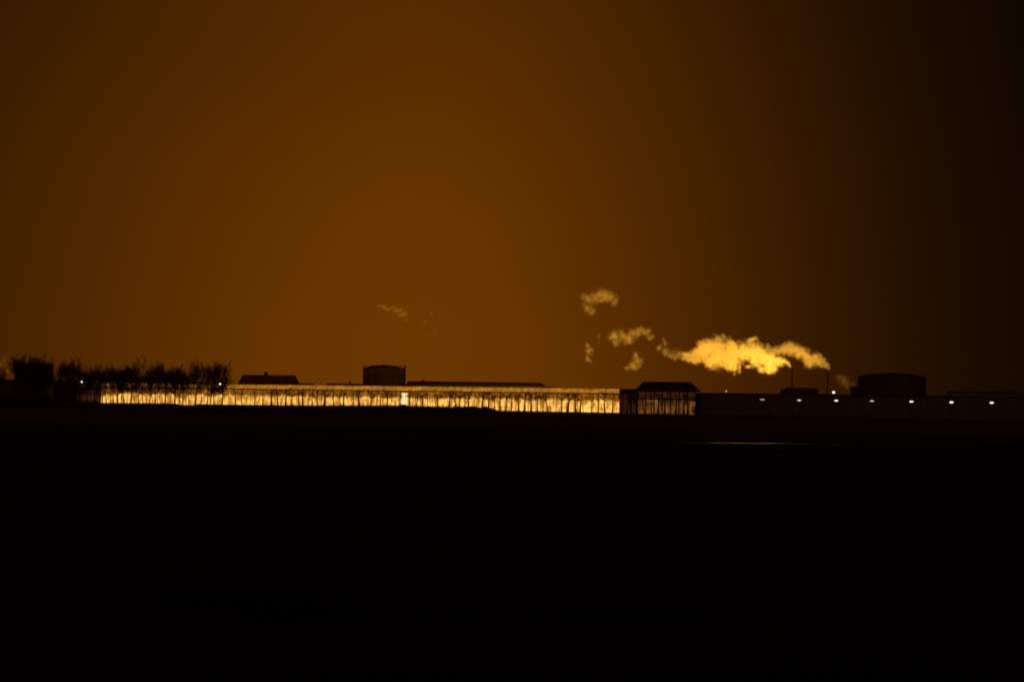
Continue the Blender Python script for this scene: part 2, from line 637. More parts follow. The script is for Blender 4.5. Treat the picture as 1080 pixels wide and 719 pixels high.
# dim end bay to the right of the bright front
a, b = facade(653.6, 0), facade(671, 0)
db = empty('greenhouse_annex', a)
tag(db, 'narrow unlit glass bay between the glowing front and the hipped barn', 'greenhouse')
MB().prism(block(a, b, 0, 0, 14), 0, GUT).build('wall', M['glass_faint'], db)
bb = block(a, b, 0, 0, 14)
m = MB(); m.hexa([p + Vector((0, 0, GUT + .003)) for p in bb], [p + Vector((0, 0, RIDGE - (0 if i > 1 else 1.4))) for i, p in enumerate(bb)])
m.build('roof', M['roof'], db)
m = MB()
for i in range(9):
    p = a.lerp(b, i / 8) + Vector((0, -.06, 0))
    m.tube(p, p + Vector((0, 0, GUT)), .09, .09, 4)
m.build('post', M['dark_steel'], db)

# dim bay on the far left, behind the trees
a, b = facade(78, 0), facade(106, 0)
dl = empty('greenhouse_annex', a)
tag(dl, 'dim glass bay behind the trees left of the glowing front', 'greenhouse')
MB().prism(block(a, b, 0, 0, 14), 0, 5.2).build('wall', M['glass_faint'], dl)
bb = block(a, b, 0, 0, 14)
MB().prism(bb, 5.203, 5.6).build('roof', M['roof'], dl)

# ------------------------------------------------------------------ barn with a hipped roof and dim glazed front
a, b = facade(672.5, 0), facade(734, 0)
barn = empty('barn', a)
tag(barn, 'barn with dark hipped roof and dim orange glazed front behind bare trees', 'barn')
fp = block(a, b, 0, 0, 22)
MB().prism(fp, 0, 7.0).build('wall', M['brick'], barn)
al = (b - a).normalized()
L = (b - a).length
m = MB(); g2 = MB()
n = 7
for i in range(n):
    s0, s1 = L * (i + .08) / n, L * (i + .92) / n
    for (z0, z1) in ((0.3, 4.4), (4.75, 6.8)):
        p0, p1 = a + al * s0, a + al * s1
        o = Vector((0, -0.05, 0))
        MBx = g2
        MBx.hexa([p0 + o + Vector((0, 0, z0)), p1 + o + Vector((0, 0, z0)), p1 + o * 0.2 + Vector((0, 0, z0)), p0 + o * 0.2 + Vector((0, 0, z0))],
                 [p0 + o + Vector((0, 0, z1)), p1 + o + Vector((0, 0, z1)), p1 + o * 0.2 + Vector((0, 0, z1)), p0 + o * 0.2 + Vector((0, 0, z1))])
        if z0 < 1:
            w = MB(); w.v = list(g2.v); w.f = list(g2.f)
            w.build('window', M['glass_dim'], barn)
        else:
            w = MB(); w.v = list(g2.v); w.f = list(g2.f)
            w.build('upper_window', M['glass_faint'], barn)
        g2 = MB()
e0, e1 = facade(671.5, 0.8), facade(739, 0.8)
Dz = (e0.y + e1.y) / 2
ez = 7.25
rz_ = zat(705, 402.4, Dz)
yy = Vector((0, 1, 0))
lo = [e0, e1, e1 + yy * 24, e0 + yy * 24]
r0, r1 = e0.lerp(e1, 0.13), e0.lerp(e1, 0.86)
hi = [r0 + yy * 9, r1 + yy * 9, r1 + yy * 15, r0 + yy * 15]
m = MB()
m.hexa([Vector((p.x, p.y, ez - .25)) for p in lo], [Vector((p.x, p.y, ez)) for p in lo])
m.hexa([Vector((p.x, p.y, ez + .003)) for p in lo], [Vector((p.x, p.y, rz_)) for p in hi])
m.build('roof', M['roof'], barn)

# ------------------------------------------------------------------ long dark shed on the right
a, b = facade(735.5, -4), facade(1130, -4)
sh = empty('shed', a)
tag(sh, 'long low dark shed behind the row of white lamps', 'shed')
MB().prism(block(a, b, 0, 0, 30), 0, 6.1).build('wall', M['sheet'], sh)
fp = block(a, b, 0, 0, 31, -0.6)
m = MB(); m.hexa([p + Vector((0, 0, 6.103)) for p in fp], [p + Vector((0, 0, 6.5 if i < 2 else 6.75)) for i, p in enumerate(fp)])
m.build('roof', M['roof'], sh)
for i in range(14):
    m = MB()
    p = a.lerp(b, (i + .5) / 14) + Vector((0, -.04, 0))
    q = p + (b - a).normalized() * 4.0
    m.hexa([p + Vector((0, 0, .05)), q + Vector((0, 0, .05)), q + Vector((0, .03, .05)), p + Vector((0, .03, .05))],
           [p + Vector((0, 0, 4.0)), q + Vector((0, 0, 4.0)), q + Vector((0, .03, 4.0)), p + Vector((0, .03, 4.0))])
    m.build('door', M['sheet'], sh)

# ------------------------------------------------------------------ other dark buildings behind


def at_ground(px, D):
    return Vector((xat(px, D), D, 0))


def flat_hall(name, x0, x1, ytop, D, label, cat, depth=25, mw='sheet', eave=0.0, inset=(0, 0), yeave=None, step=None, ends=None):
    """hall whose roof rises from the eaves to a ridge inset from both ends"""
    a, b = at_ground(x0, D), at_ground(x1, D)
    e = empty(name, a)
    tag(e, label, cat)
    zt = zat((x0 + x1) / 2, ytop, D)
    ze = zat((x0 + x1) / 2, yeave, D) if yeave else zt - 1.2
    mb_ = MB().prism(block(a, b, 0, 0, depth), 0, ze - .003)
    mb_.build('wall', M[mw], e)
    fp = block(a, b, 0, 0, depth)
    ra, rb = at_ground(x0 + inset[0], D), at_ground(x1 - inset[1], D)
    k = min(depth * .3, 8)
    top = [ra + yy * k, rb + yy * k, rb + yy * (depth - k), ra + yy * (depth - k)]
    m = MB(); m.hexa([p + Vector((0, 0, ze)) for p in fp], [Vector((p.x, p.y, zt)) for p in top])
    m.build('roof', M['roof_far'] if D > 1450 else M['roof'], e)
    return e, zt


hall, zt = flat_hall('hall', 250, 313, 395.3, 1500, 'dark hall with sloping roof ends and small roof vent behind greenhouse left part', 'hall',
                     inset=(4.5, 4.5), yeave=405.2)
c = at_ground(280.2, 1512)
m = MB(); m.tube(c + Vector((0, 0, zt - .2)), c + Vector((0, 0, zt + .9)), .75, .75, 10, True)
m.tube(c + Vector((0, 0, zt + .9)), c + Vector((0, 0, zt + 1.25)), 1.0, .3, 10, True)
m.build('roof_vent', M['dark_steel'], hall)
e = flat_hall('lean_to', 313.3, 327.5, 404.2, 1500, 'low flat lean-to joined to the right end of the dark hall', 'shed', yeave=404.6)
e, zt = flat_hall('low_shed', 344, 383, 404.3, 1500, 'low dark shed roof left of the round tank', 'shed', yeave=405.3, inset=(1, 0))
m = MB(); c = at_ground(369, 1508)
m.tube(c + Vector((0, 0, zt - .1)), c + Vector((0, 0, zt + 1.0)), .3, .2, 6, True)
m.build('roof_vent', M['dark_steel'], e)

# long roof right of the tank: sloping with the ground perspective
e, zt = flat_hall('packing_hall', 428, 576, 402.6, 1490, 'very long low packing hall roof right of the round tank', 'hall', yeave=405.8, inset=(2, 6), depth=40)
c = at_ground(446, 1500)
m = MB(); m.tube(c + Vector((0, 0, zt - .2)), c + Vector((0, 0, zt + .45)), .5, .6, 8, True); m.build('roof_vent', M['dark_steel'], e)
flat_hall('lean_to', 576.3, 584.5, 407.4, 1490, 'short flat lean-to at the right end of the packing hall', 'shed', yeave=408)

e, zt = flat_hall('boiler_house', 826, 863.5, 408.7, 1352, 'flat roofed boiler house between the feet of the two chimneys', 'boiler house', yeave=410.5, inset=(5, .3), mw='roof', depth=16)
flat_hall('far_hall', 1004, 1120, 413.3, 1420, 'distant dark hall at the right edge of the photo', 'hall', yeave=415.5, inset=(5, 0))
flat_hall('farm_shed', -40, 81, 400.2, 1358, 'low black farm shed behind the trees at the left edge', 'shed', yeave=402.5, inset=(3, 2), depth=9, mw='roof')


def tank(px0, px1, y_eave, y_apex, D, label, mkey, extras=None):
    a, b = at_ground(px0, D), at_ground(px1, D)
    c = (a + b) / 2
    r = (b - a).length / 2
    pc = (px0 + px1) / 2
    ze, za = zat(pc, y_eave, D), zat(pc, y_apex, D)
    e = empty('storage_tank', c)
    tag(e, label, 'tank')
    m = MB().lathe([(r, 0), (r, ze)], 48, (c.x, c.y)); m.build('shell', M[mkey], e, smooth=True)
    m = MB().lathe([(r + .12, ze - .35), (r + .12, ze + .06), (r * .98, ze + .08), (r * .5, ze + (za - ze) * .78), (0.05, za)], 48, (c.x, c.y))
    m.build('roof', M[mkey], e)
    m = MB()
    for k in range(1, 5):
        z = ze * k / 5
        m.lathe([(r + .03, z - .06), (r + .07, z), (r + .03, z + .06)], 48, (c.x, c.y))
    m.build('hoop', M['dark_steel'], e)
    # railing on the rim
    m = MB()
    for i in range(40):
        t = 2 * math.pi * i / 40
        t2 = 2 * math.pi * (i + 1) / 40
        p = Vector((c.x + r * math.cos(t), c.y + r * math.sin(t), ze))
        p2 = Vector((c.x + r * math.cos(t2), c.y + r * math.sin(t2), ze))
        m.tube(p, p + Vector((0, 0, 1.0)), .03, .03, 4)
        m.tube(p + Vector((0, 0, 1.0)), p2 + Vector((0, 0, 1.0)), .03, .03, 4)
    m.build('railing', M['dark_steel'], e)
    return e, c, r, ze, za


e, c, r, ze, za = tank(382.5, 426.2, 388.3, 384.6, 1470, 'round brown storage tank with shallow cone roof behind greenhouse middle', 'tank')
m = MB(); m.tube(c + Vector((0, 0, za - .3)), c + Vector((0, 0, za + 2.2)), .07, .04, 5, True); m.build('mast', M['dark_steel'], e)
m = MB(); q = c + Vector((r + .25, -1, 0)); m.tube(q, q + Vector((0, 0, ze + 1.3)), .28, .28, 6, True); m.build('ladder', M['dark_steel'], e)
e, c, r, ze, za = tank(904.5, 976.3, 397.6, 393.0, 1290, 'wide black storage tank right of the chimneys', 'tank_dark')
m = MB(); q = c + Vector((-r - .8, 0, 0)); m.prism([(q.x - 1.6, q.y - 2), (q.x + .7, q.y - 2), (q.x + .7, q.y + 2), (q.x - 1.6, q.y + 2)], 0, ze * .74)
m.build('pump_house', M['dark_steel'], e)
tank(14.5, 56.0, 383.2, 382.6, 1340, 'black storage tank with tree tops above it at the far left', 'tank_dark')

# chimneys
for px_, ty, lab in ((835.2, 389.8, 'thin dark chimney, the left one of two blowing steam'), (872.7, 390.6, 'thin dark chimney, the right one of two blowing steam')):
    D = 1400
    c = at_ground(px_, D)
    zt = zat(px_, ty, D)
    e = empty('chimney', c)
    tag(e, lab, 'chimney', 'pair of steaming chimneys')
    m = MB().lathe([(.40, 0), (.34, zt * .5), (.28, zt)], 12, (c.x, c.y)); m.build('stack', M['chimney'], e, smooth=True)
    m = MB().lathe([(.29, zt - .5), (.37, zt - .5), (.37, zt), (.24, zt), (.24, zt - .4)], 12, (c.x, c.y)); m.build('rim', M['chimney'], e)
    m = MB()
    for k in range(3):
        t = k * 2.1 + .4
        m.tube(c + Vector((0, 0, zt * .7)), c + Vector((4 * math.cos(t), 4 * math.sin(t), 0)), .03, .03, 4)
    m.build('guy_wire', M['chimney'], e)

# ------------------------------------------------------------------ lamps


def lamp_post(name, px_, py_, D, hw, hh, mk, label, cat, group=None, sphere=False):
    p = at(px_, py_, D)
    e = empty(name, (p.x, p.y, 0))
    tag(e, label, cat, group)
    m = MB().tube((p.x, p.y + .3, 0), (p.x, p.y + .3, p.z + .25), .09, .06, 8)
    m.tube((p.x, p.y + .3, p.z + .25), (p.x, p.y, p.z + .3), .05, .05, 6)
    m.build('pole', M['dark_steel'], e)
    m = MB()
    m.hexa([(p.x - hw - .1, p.y - .25, p.z + hh), (p.x + hw + .1, p.y - .25, p.z + hh), (p.x + hw + .1, p.y + .25, p.z + hh), (p.x - hw - .1, p.y + .25, p.z + hh)],
           [(p.x - hw, p.y - .15, p.z + hh + .15), (p.x + hw, p.y - .15, p.z + hh + .15), (p.x + hw, p.y + .2, p.z + hh + .15), (p.x - hw, p.y + .2, p.z + hh + .15)])
    h = m.build('lamp_housing', M['dark_steel'], e)
    m = MB()
    nn = 14
    b0 = []
    for j in range(1, 8):
        ph = math.pi * j / 8
        for i in range(nn):
            t = 2 * math.pi * i / nn
            m.v.append((p.x + hw * math.sin(ph) * math.cos(t), p.y + .22 * math.sin(ph) * math.sin(t), p.z - hh * .1 + hh * math.cos(ph)))
    for j in range(6):
        for i in range(nn):
            k2 = (i + 1) % nn
            m.f.append((j * nn + i, j * nn + k2, (j + 1) * nn + k2, (j + 1) * nn + i))
    m.f.append(tuple(range(nn))); m.f.append(tuple(reversed(range(6 * nn, 7 * nn))))
    m.build('lens', M[mk], e, smooth=True)
    return e


ORD = ['first', 'second', 'third', 'fourth', 'fifth', 'sixth', 'seventh', 'eighth', 'ninth', 'tenth', 'eleventh', 'twelfth', 'thirteenth',
       'fourteenth', 'fifteenth', 'sixteenth', 'seventeenth', 'eighteenth', 'nineteenth', 'twentieth', 'twenty-first', 'twenty-second', 'twenty-third',
       'twenty-fourth', 'twenty-fifth']
LP = [(804, 421.2), (842.9, 421.9), (882, 422.3), (919.6, 422.7), (961.3, 423.3), (1003.5, 424.0), (1046, 424.5)]
LD = ['dimmest white lamp, at the left end of the row before the long shed',
      'white lamp just right of the left chimney, second in the row before the shed',
      'white lamp below the bright round one, third in the row before the shed',
      'white lamp under the left part of the wide black tank, in the shed row',
      'white lamp under the right part of the wide black tank, in the shed row',
      'white lamp right of the wide black tank, last but one in the shed row',
      'white lamp nearest the right edge, end of the row before the shed']
for i, ((x, y), l) in enumerate(zip(LP, LD)):
    D = facade(x, 2).y
    lamp_post('street_lamp', x, y, D, 0.55 if i else .7, 0.16 if i in (0, 3) else (0.2 if i < 5 else .25),
              'lamp_dim' if i == 0 else ('lamp_soft' if i in (1, 3) else 'lamp'), l, 'street lamp', 'street lamps in front of the long shed')
lamp_post('floodlight', 879.2, 413.5, 1180, .38, .34, 'lamp_warm', 'bright round white floodlight on a pole by the right chimney', 'floodlight')
lamp_post('yard_lamp', 765.9, 412.3, 1330, .30, .27, 'lamp_dim', 'small faint yard lamp above the shed left of the chimneys', 'lamp')
lamp_post('yard_lamp', 86.2, 402.5, 1300, .3, .28, 'lamp', 'small round white yard lamp among the trees at the far left', 'lamp')
lamp_post('yard_lamp', 232.1, 404.7, 1250, .3, .28, 'lamp', 'small round white yard lamp at the right end of the tall trees', 'lamp')

# ------------------------------------------------------------------ trees


def rnd_dir(d, spread, rg):
    a = d.orthogonal().normalized()
    b = d.cross(a)
    t = rg.uniform(0, 2 * math.pi)
    return (d + (a * math.cos(t) + b * math.sin(t)) * math.tan(spread)).normalized()


def grow(m, p, d, ln, r, lvl, rg, env, kids):
    """one wandering limb inside the crown's envelope, then its children"""
    steps = 4
    q = p
    for i in range(steps):
        d = rnd_dir(d, rg.uniform(0.1, 0.42), rg)
        d = (d + Vector((0, 0, .10))).normalized()
        q2 = q + d * (ln / steps)
        if env(q2) > 1.0:
            return
        m.tube(q, q2, r * (1 - i * .18), r * (1 - (i + 1) * .18), 3)
        if lvl > 0:
            for k in range(kids[-lvl]):
                grow(m, q.lerp(q2, rg.random()), rnd_dir(d, rg.uniform(.5, 1.15), rg), ln * rg.uniform(.38, .62), max(r * .55, env.thin), lvl - 1, rg, env, kids)
        q = q2


class Env:
    """lumpy egg-shaped outline of a crown"""
    def __init__(self, c, rx, rz, thin, rg):
        self.c, self.rx, self.rz, self.thin = c, rx, rz, thin
        self.ph = [rg.uniform(0, 6.28) for _ in range(4)]

    def __call__(self, p):
        v = p - self.c
        a = math.atan2(v.y, v.x)
        b = math.atan2(v.z, math.hypot(v.x, v.y))
        k = 1 + .2 * math.sin(3 * a + self.ph[0]) + .16 * math.sin(4 * b + self.ph[1] + a) + .08 * math.sin(7 * b + 2 * a + self.ph[2])
        return (abs(math.hypot(v.x, v.y) / self.rx) ** 3 + abs(v.z / self.rz) ** 3) ** (1 / 3) / k


def tree_meshes(seed, h, bole, width, r, limbs, kids, spread, lean=0.0, twig=0.028):
    rg = random.Random(seed)
    t = MB()
    d = Vector((lean, 0, 1)).normalized()
    n = 5
    pts = [Vector((0, 0, -.1))]
    for i in range(n):
        d = (d + Vector((rg.uniform(-.07, .07), rg.uniform(-.07, .07), 0))).normalized()
        pts.append(pts[-1] + d * (bole / n))
    for i in range(n):
        t.tube(pts[i], pts[i + 1], r * (1.15 - .1 * i), r * (1.15 - .1 * (i + 1)), 7)
    top = pts[-1]
    lead = top + Vector((rg.uniform(-.4, .4), 0, (h - bole) * .7))
    t.tube(top, lead, r * .6, r * .15, 6)
    env = Env(Vector((top.x, top.y, (h + bole) / 2 - .1)), width / 2, (h - bole) / 2 * 1.02, twig, rg)
    c = MB()
    for k in range(limbs):
        f = rg.uniform(0, 1) ** 1.35
        base = top.lerp(lead, f)
        az_ = 2 * math.pi * (k + rg.random() * .7) / limbs * 1.9
        tilt = spread * (1.3 - .6 * f) * rg.uniform(.7, 1.2)
        dd = Vector((math.cos(az_) * math.sin(tilt), math.sin(az_) * math.sin(tilt), math.cos(tilt)))
        grow(c, base, dd, (h - bole) * rg.uniform(.6, .95), max(r * .35, twig * 1.5), 2, rg, env, kids)
    return t.mesh('trunk', M['bark']), c.mesh('crown', M['twig'])


def add_tree(name, meshes, loc, rz, sc, label, group, cat='tree', sx=1.0):
    e = empty(name, loc, rz)
    e.scale = (sc * sx, sc * sx, sc)
    tag(e, label, cat, group)
    for nme, me in zip(('trunk', 'crown'), meshes):
        o = bpy.data.objects.new(nme, me)
        COL.objects.link(o)
        o.parent = e
    return e


small = [tree_meshes(11 + i, 6.2 + .15 * (i % 3), 3.3 + .3 * (i % 3), 5.6, 0.20 + .04 * (i % 4), 7, (1, 3), .95,
                     lean=(-.05, .04, 0, .09, -.02, .02, -.1, 0)[i], twig=.022) for i in range(8)]
XS = [248.5, 255.2, 268.7, 277, 286.3, 293, 301.1, 307.8, 315.5, 319.3, 329.3, 334.8, 341.9, 351.9, 359.6, 362.6, 371.9, 379.3,
      390.7, 401.1, 408.1, 422.2,
      432.2, 438.9, 445.6, 451.1, 461.5, 474, 481.1, 485.2, 494.8, 508.5, 515.6, 522.2, 527.6, 533.7, 539.3, 547.4, 553.7, 560.4, 567, 572.6,
      578, 592.6, 598.9, 607.4, 612.2, 624.4, 631.1, 638.1, 646.3,
      655.5, 661, 666, 671.3, 680, 687, 694, 701, 713, 721.5, 726, 733.8]
SEG = [(0, 382, 'tall trees and tank'),
       (382, 427, 'under the round tank'),
       (427, 577, 'under the long hall roof'),
       (577, 654, 'at the bright wall right end'),
       (654, 672, 'before the dark bay beside barn'),
       (672, 800, 'before the hipped roof barn')]
cnt = {}
THICK = {268.7, 286.3, 301.1, 319.3, 341.9, 379.3, 401.1, 461.5, 474, 481.1, 598.9, 612.2, 701, 713, 733.8}
for i, x in enumerate(XS):
    for a, b, txt in SEG:
        if a <= x < b:
            break
    k = cnt.get(a, 0)
    cnt[a] = k + 1
    p = facade(x, 5.0 + R.uniform(-.6, .6))
    sc = R.uniform(.9, 1.04)
    e = add_tree('bare_tree', small[R.randrange(8)], p, R.uniform(0, 6.28), sc,
                 'small bare tree, %s from left %s%s' % (ORD[k], 'between ' if a == 0 else 'of those ', txt), 'row of small bare trees in front of the greenhouse',
                 sx=1.25 if x in THICK else R.uniform(.85, 1.0))

# tall trees at the left
tall = [tree_meshes(101 + i, 14.5, 2.9 + .3 * i, 8.2, 0.28 + .02 * i, 25, (2, 4), .98, twig=.032) for i in range(5)]
TX = [(108.3, 13.2), (116.3, 13.8), (124.4, 12.6), (130.7, 13.2), (138.1, 14.4), (146.3, 15.9), (158.1, 13.4), (164.2, 15.2), (174, 13.0),
      (184.4, 14.0), (193, 12.4), (206.3, 15.4), (218.5, 14.4), (225.9, 15.2), (234.4, 14.8)]
for i, (x, h) in enumerate(TX):
    p = facade(x, 5.0 + R.uniform(-1, 1))
    add_tree('tall_bare_tree', tall[i % 5], p, R.uniform(0, 6.28), h / 14.5,
             'tall bare tree, %s from left before the left end of the bright wall' % ORD[i], 'tall bare trees in front of the greenhouse', sx=.8)
# younger trees filling the gaps between them, crowns in front of the lit roof strip
young = [tree_meshes(301 + i, 8.4, 5.0 - .2 * i, 4.9, 0.15, 10, (2, 3), 1.0, twig=.03) for i in range(3)]
YX = [112, 120, 127.5, 134.5, 142, 151.5, 161, 169, 179, 189, 199.5, 212, 222, 230]
for i, x in enumerate(YX):
    p = facade(x, 7.0 + R.uniform(-.6, .6))
    add_tree('young_bare_tree', young[i % 3], p, R.uniform(0, 6.28), R.uniform(.9, 1.05),
             'thin young bare tree standing between tall ones, %s gap from left' % ORD[i], 'young bare trees between the tall ones')
# loose group at the far left
FX = [(2, 12.0), (20, 16.6), (30, 15.8), (39, 17.0), (47, 15.4), (64, 13.5), (71, 15.2), (78, 15.0), (84, 14.0), (92, 11.6), (100, 13.4)]
FL = ['bare tree at the very left edge of the photo', 'bare tree left side of the black tank, top above its roof',
      'bare tree before the black tank, left of its middle', 'bare tree before the black tank, right of its middle',
      'bare tree before the right side of the black tank', 'sparse bare tree just right of the black tank',
      'full bare tree between the black tank and the yard lamp', 'bare tree left beside the left yard lamp, second from it',
      'bare tree directly left of the left yard lamp', 'low bare tree directly right of the left yard lamp',
      'bare tree just left of where the bright wall begins']
for i, ((x, h), l) in enumerate(zip(FX, FL)):
    D = 1310 + R.uniform(-10, 10)
    add_tree('bare_tree', tall[(i * 2 + 1) % 5], at_ground(x, D), R.uniform(0, 6.28), h / 14.5, l, 'bare trees at the far left', sx=.85)
# a second row behind the greenhouse thickens the crowns
BX = [98, 106, 114, 123, 131, 139, 147, 155, 163, 171, 179, 187, 195, 203]
for i, x in enumerate(BX):
    D = 1500 + R.uniform(-12, 12)
    add_tree('background_tree', tall[(i * 3) % 5], at_ground(x + R.uniform(-2, 2), D), R.uniform(0, 6.28), R.uniform(.76, .95),
             'dense bare tree behind the greenhouse, %s from left in the back row' % ORD[i], 'bare trees behind the greenhouse', sx=1.15)

# low scrub at the foot of the wall and hedge at the far left
hm = MB()
for i in range(2600):
    x = R.uniform(-60, 104)
    D = 1290 + R.uniform(-5, 5)
    p = at_ground(x, D)
    h = R.uniform(.6, 3.6) if x < 74 else R.uniform(.4, 2.0)
    q = p + Vector((R.uniform(-.8, .8), R.uniform(-.5, .5), h))
    hm.tube(p, q, .07, .03, 3)
tag(hm.build('undergrowth', M['twig']), 'tangled dark undergrowth below the trees at the far left', 'undergrowth', kind='stuff')
gmb = MB()
for i in range(5200):
    x = R.uniform(-20, 1090)
    if x < 530:
        f = facade(x, 70 + R.uniform(-2, 2)); z = max(0, zat(x, crest_y(x), f.y) - .12)
    else:
        f = facade(x, 8 + R.uniform(-1.5, 1)); z = 0
    q = f + Vector((R.uniform(-.25, .25), R.uniform(-.1, .1), z + R.uniform(.15, .45 if x < 530 else .8)))
    gmb.tube(f + Vector((0, 0, z)), q, .05, .015, 3)
tag(gmb.build('tall_grass', M['grass']), 'ragged tall grass on the bank and along the road', 'grass', kind='stuff')

# ------------------------------------------------------------------ steam


def steam_mat(name, dens, blobs, soft=0.75, rag=1.0, col=(0.98, 0.97, 0.95)):
    """volume density: union of drifting puffs (centre, radii in object space), torn up by turbulence"""
    m = bpy.data.materials.new(name)
    m.use_nodes = True
    t = m.node_tree
    t.nodes.clear()
    tcn = nd(t, 'ShaderNodeTexCoord')
    geo = nd(t, 'ShaderNodeNewGeometry')

    def vm(op, a, b=None):
        n = nd(t, 'ShaderNodeVectorMath', operation=op)
        for k, v in enumerate((a, b)):
            if v is None:
                continue
            if isinstance(v, (tuple, list)):
                n.inputs[k].default_value = v
            elif isinstance(v, (int, float)):
                n.inputs['Scale'].default_value = v
            else:
                t.links.new(v, n.inputs[k])
        return n
    P_ = tcn.outputs['Object']
    for sc_, amp_, det in ((0.13, 4.5 * rag, 1.0), (0.42, 2.6 * rag, 4.0)):
        n = nd(t, 'ShaderNodeTexNoise')
        n.inputs['Scale'].default_value = sc_
        n.inputs['Detail'].default_value = det
        t.links.new(geo.outputs['Position'], n.inputs[0])
        w = vm('SUBTRACT', n.outputs['Color'], (.5, .5, .5))
        w = vm('SCALE', w.outputs[0], amp_)
        P_ = vm('ADD', P_, w.outputs[0]).outputs[0]
    cur = None
    for c, r in blobs:
        v = vm('SUBTRACT', P_, tuple(c))
        v = vm('MULTIPLY', v.outputs[0], tuple(1.0 / x for x in r))
        L2 = vm('LENGTH', v.outputs[0]).outputs['Value']
        cur = L2 if cur is None else mth(t, 'SMOOTH_MIN', cur, L2, 0.8)
    n = nd(t, 'ShaderNodeTexNoise')
    n.inputs['Scale'].default_value = 0.62
    n.inputs['Detail'].default_value = 5.0
    n.inputs['Roughness'].default_value = 0.62
    t.links.new(geo.outputs['Position'], n.inputs[0])
    e = mth(t, 'SUBTRACT', 1.0 if soft < 1 else 1.22, cur)
    e = mth(t, 'ADD', e, mth(t, 'MULTIPLY', mth(t, 'SUBTRACT', n.outputs[0],   .50), 1.95 * rag if soft < 1 else 2.5))
    e = mth(t, 'DIVIDE', e, soft, clamp=True)
    e = mth(t, 'MULTIPLY', e, e)
    v = nd(t, 'ShaderNodeVolumePrincipled')
    v.inputs['Color'].default_value = tuple(col) + (1,)
    v.inputs['Anisotropy'].default_value = 0.1
    t.links.new(mth(t, 'MULTIPLY', e, dens), v.inputs['Density'])
    o = nd(t, 'ShaderNodeOutputMaterial')
    t.links.new(v.outputs[0], o.inputs['Volume'])
    m.cycles.volume_step_rate = 0.5
    return m


def ico(c, r, m):
    """low sphere appended to mesh builder, radii r = (rx, ry, rz)"""
    n, k = 12, 8
    b = len(m.v)
    m.v.append((c.x, c.y, c.z + r[2]))
    for j in range(1, k):
        ph = math.pi * j / k
        for i in range(n):
            t = 2 * math.pi * i / n
            m.v.append((c.x + r[0] * math.sin(ph) * math.cos(t), c.y + r[1] * math.sin(ph) * math.sin(t), c.z + r[2] * math.cos(ph)))
    m.v.append((c.x, c.y, c.z - r[2]))
    for i in range(n):
        i2 = (i + 1) % n
        m.f.append((b, b + 1 + i, b + 1 + i2))
        for j in range(k - 2):
            m.f.append((b + 1 + j * n + i, b + 1 + (j + 1) * n + i, b + 1 + (j + 1) * n + i2, b + 1 + j * n + i2))
        e_ = b + 1 + (k - 1) * n
        m.f.append((e_, b + 1 + (k - 2) * n + i2, b + 1 + (k - 2) * n + i))


def steam(name, blobs, D, dens, label, rag=1.0, voxel=0.8, group=None, soft=0.6):
    m = MB()
    s = D / F
    bl = []
    for (x, y, rx, ry) in blobs:
        c = at(x, y, D + R.uniform(-.4, .4) * rx * s)
        kk = 1.24 if soft < 1 else 1.27
        r = (rx * s * kk, (rx + ry) / 2 * s * kk, ry * s * kk)
        bl.append((c, r))
        g_ = 1.35
        pad = .7 * rag
        ico(c, tuple(q * g_ + pad for q in r), m)
    mt_ = bpy.data.materials.new('tmp')
    o = m.build(name, mt_)
    recentre(o)
    md = o.modifiers.new('merge', 'REMESH')
    md.mode = 'VOXEL'
    md.voxel_size = voxel
    dg = bpy.context.evaluated_depsgraph_get()
    me = bpy.data.meshes.new_from_object(o.evaluated_get(dg))
    old = o.data
    o.modifiers.clear()
    o.data = me
    bpy.data.meshes.remove(old)
    bpy.data.materials.remove(mt_)
    me.materials.clear()
    me.materials.append(steam_mat(name, dens, [(c - o.location, r) for c, r in bl], soft, rag))
    tag(o, label, 'steam', group)
    return o


P1 = [(834.6, 387.8, 1.6, 1.8), (831.5, 385.5, 3.0, 2.8), (827, 383.5, 5, 4.2), (820, 381, 7, 6), (812, 380, 8, 8), (812, 389, 6.5, 6), (803, 391, 5, 4),
      (805, 375, 9, 9), (796, 371, 9, 10), (797, 383, 5, 5), (785, 370, 10, 9), (778, 381, 5, 7), (782, 390, 2.5, 5), (790, 388, 3, 3), (772, 368, 10, 10),
      (770, 382, 9, 9), (760, 374, 10, 12), (757, 363, 9, 8), (748, 366, 9, 9), (750, 380, 8, 8), (740, 370, 8, 9), (733, 376, 7, 6),
      (726, 376, 6, 4.5), (764, 355, 2.5, 4), (793, 359, 5, 4)]
P2 = [(872.2, 388.8, 1.6, 2.0), (869.5, 385.5, 3.2, 3.4), (866, 381, 4.5, 5), (861, 377, 6, 6), (855, 383, 6, 6), (851, 375, 7, 6.5), (843, 372, 7.5, 7),
      (834, 368, 8, 8), (825, 369, 7, 6.5), (816, 371, 6, 5), (811, 366, 2.5, 2.5)]
steam('steam_plume', P1, 1397, 0.55, 'thick bright steam plume drifting left from the left chimney', 1.0, .9, 'steam over the chimneys')
steam('steam_plume', P2, 1412, 0.65, 'bright steam plume rising from the right chimney behind the larger one', .8, .8, 'steam over the chimneys')
steam('steam_wisp', [(718, 375, 6, 4.2), (711, 373, 6, 4.6), (704, 371, 5, 4), (696, 366, 4, 2.5), (702, 363, 3.4, 3), (699, 359, 1.8, 2)], 1400, 0.26,
      'thin steam tail trailing off the left end of the big plume', .9, .6, soft=1.35)
steam('steam_puff', [(632, 309, 9, 5), (630, 316, 7, 3.5), (641, 312, 6.5, 5), (621, 316, 6.5, 5), (648, 317, 3, 5), (619, 325, 5.5, 3.5), (624, 329, 4, 3)], 1400, 0.24,
      'detached arch-shaped steam puff, the highest one', 1.05, .6, soft=1.35)
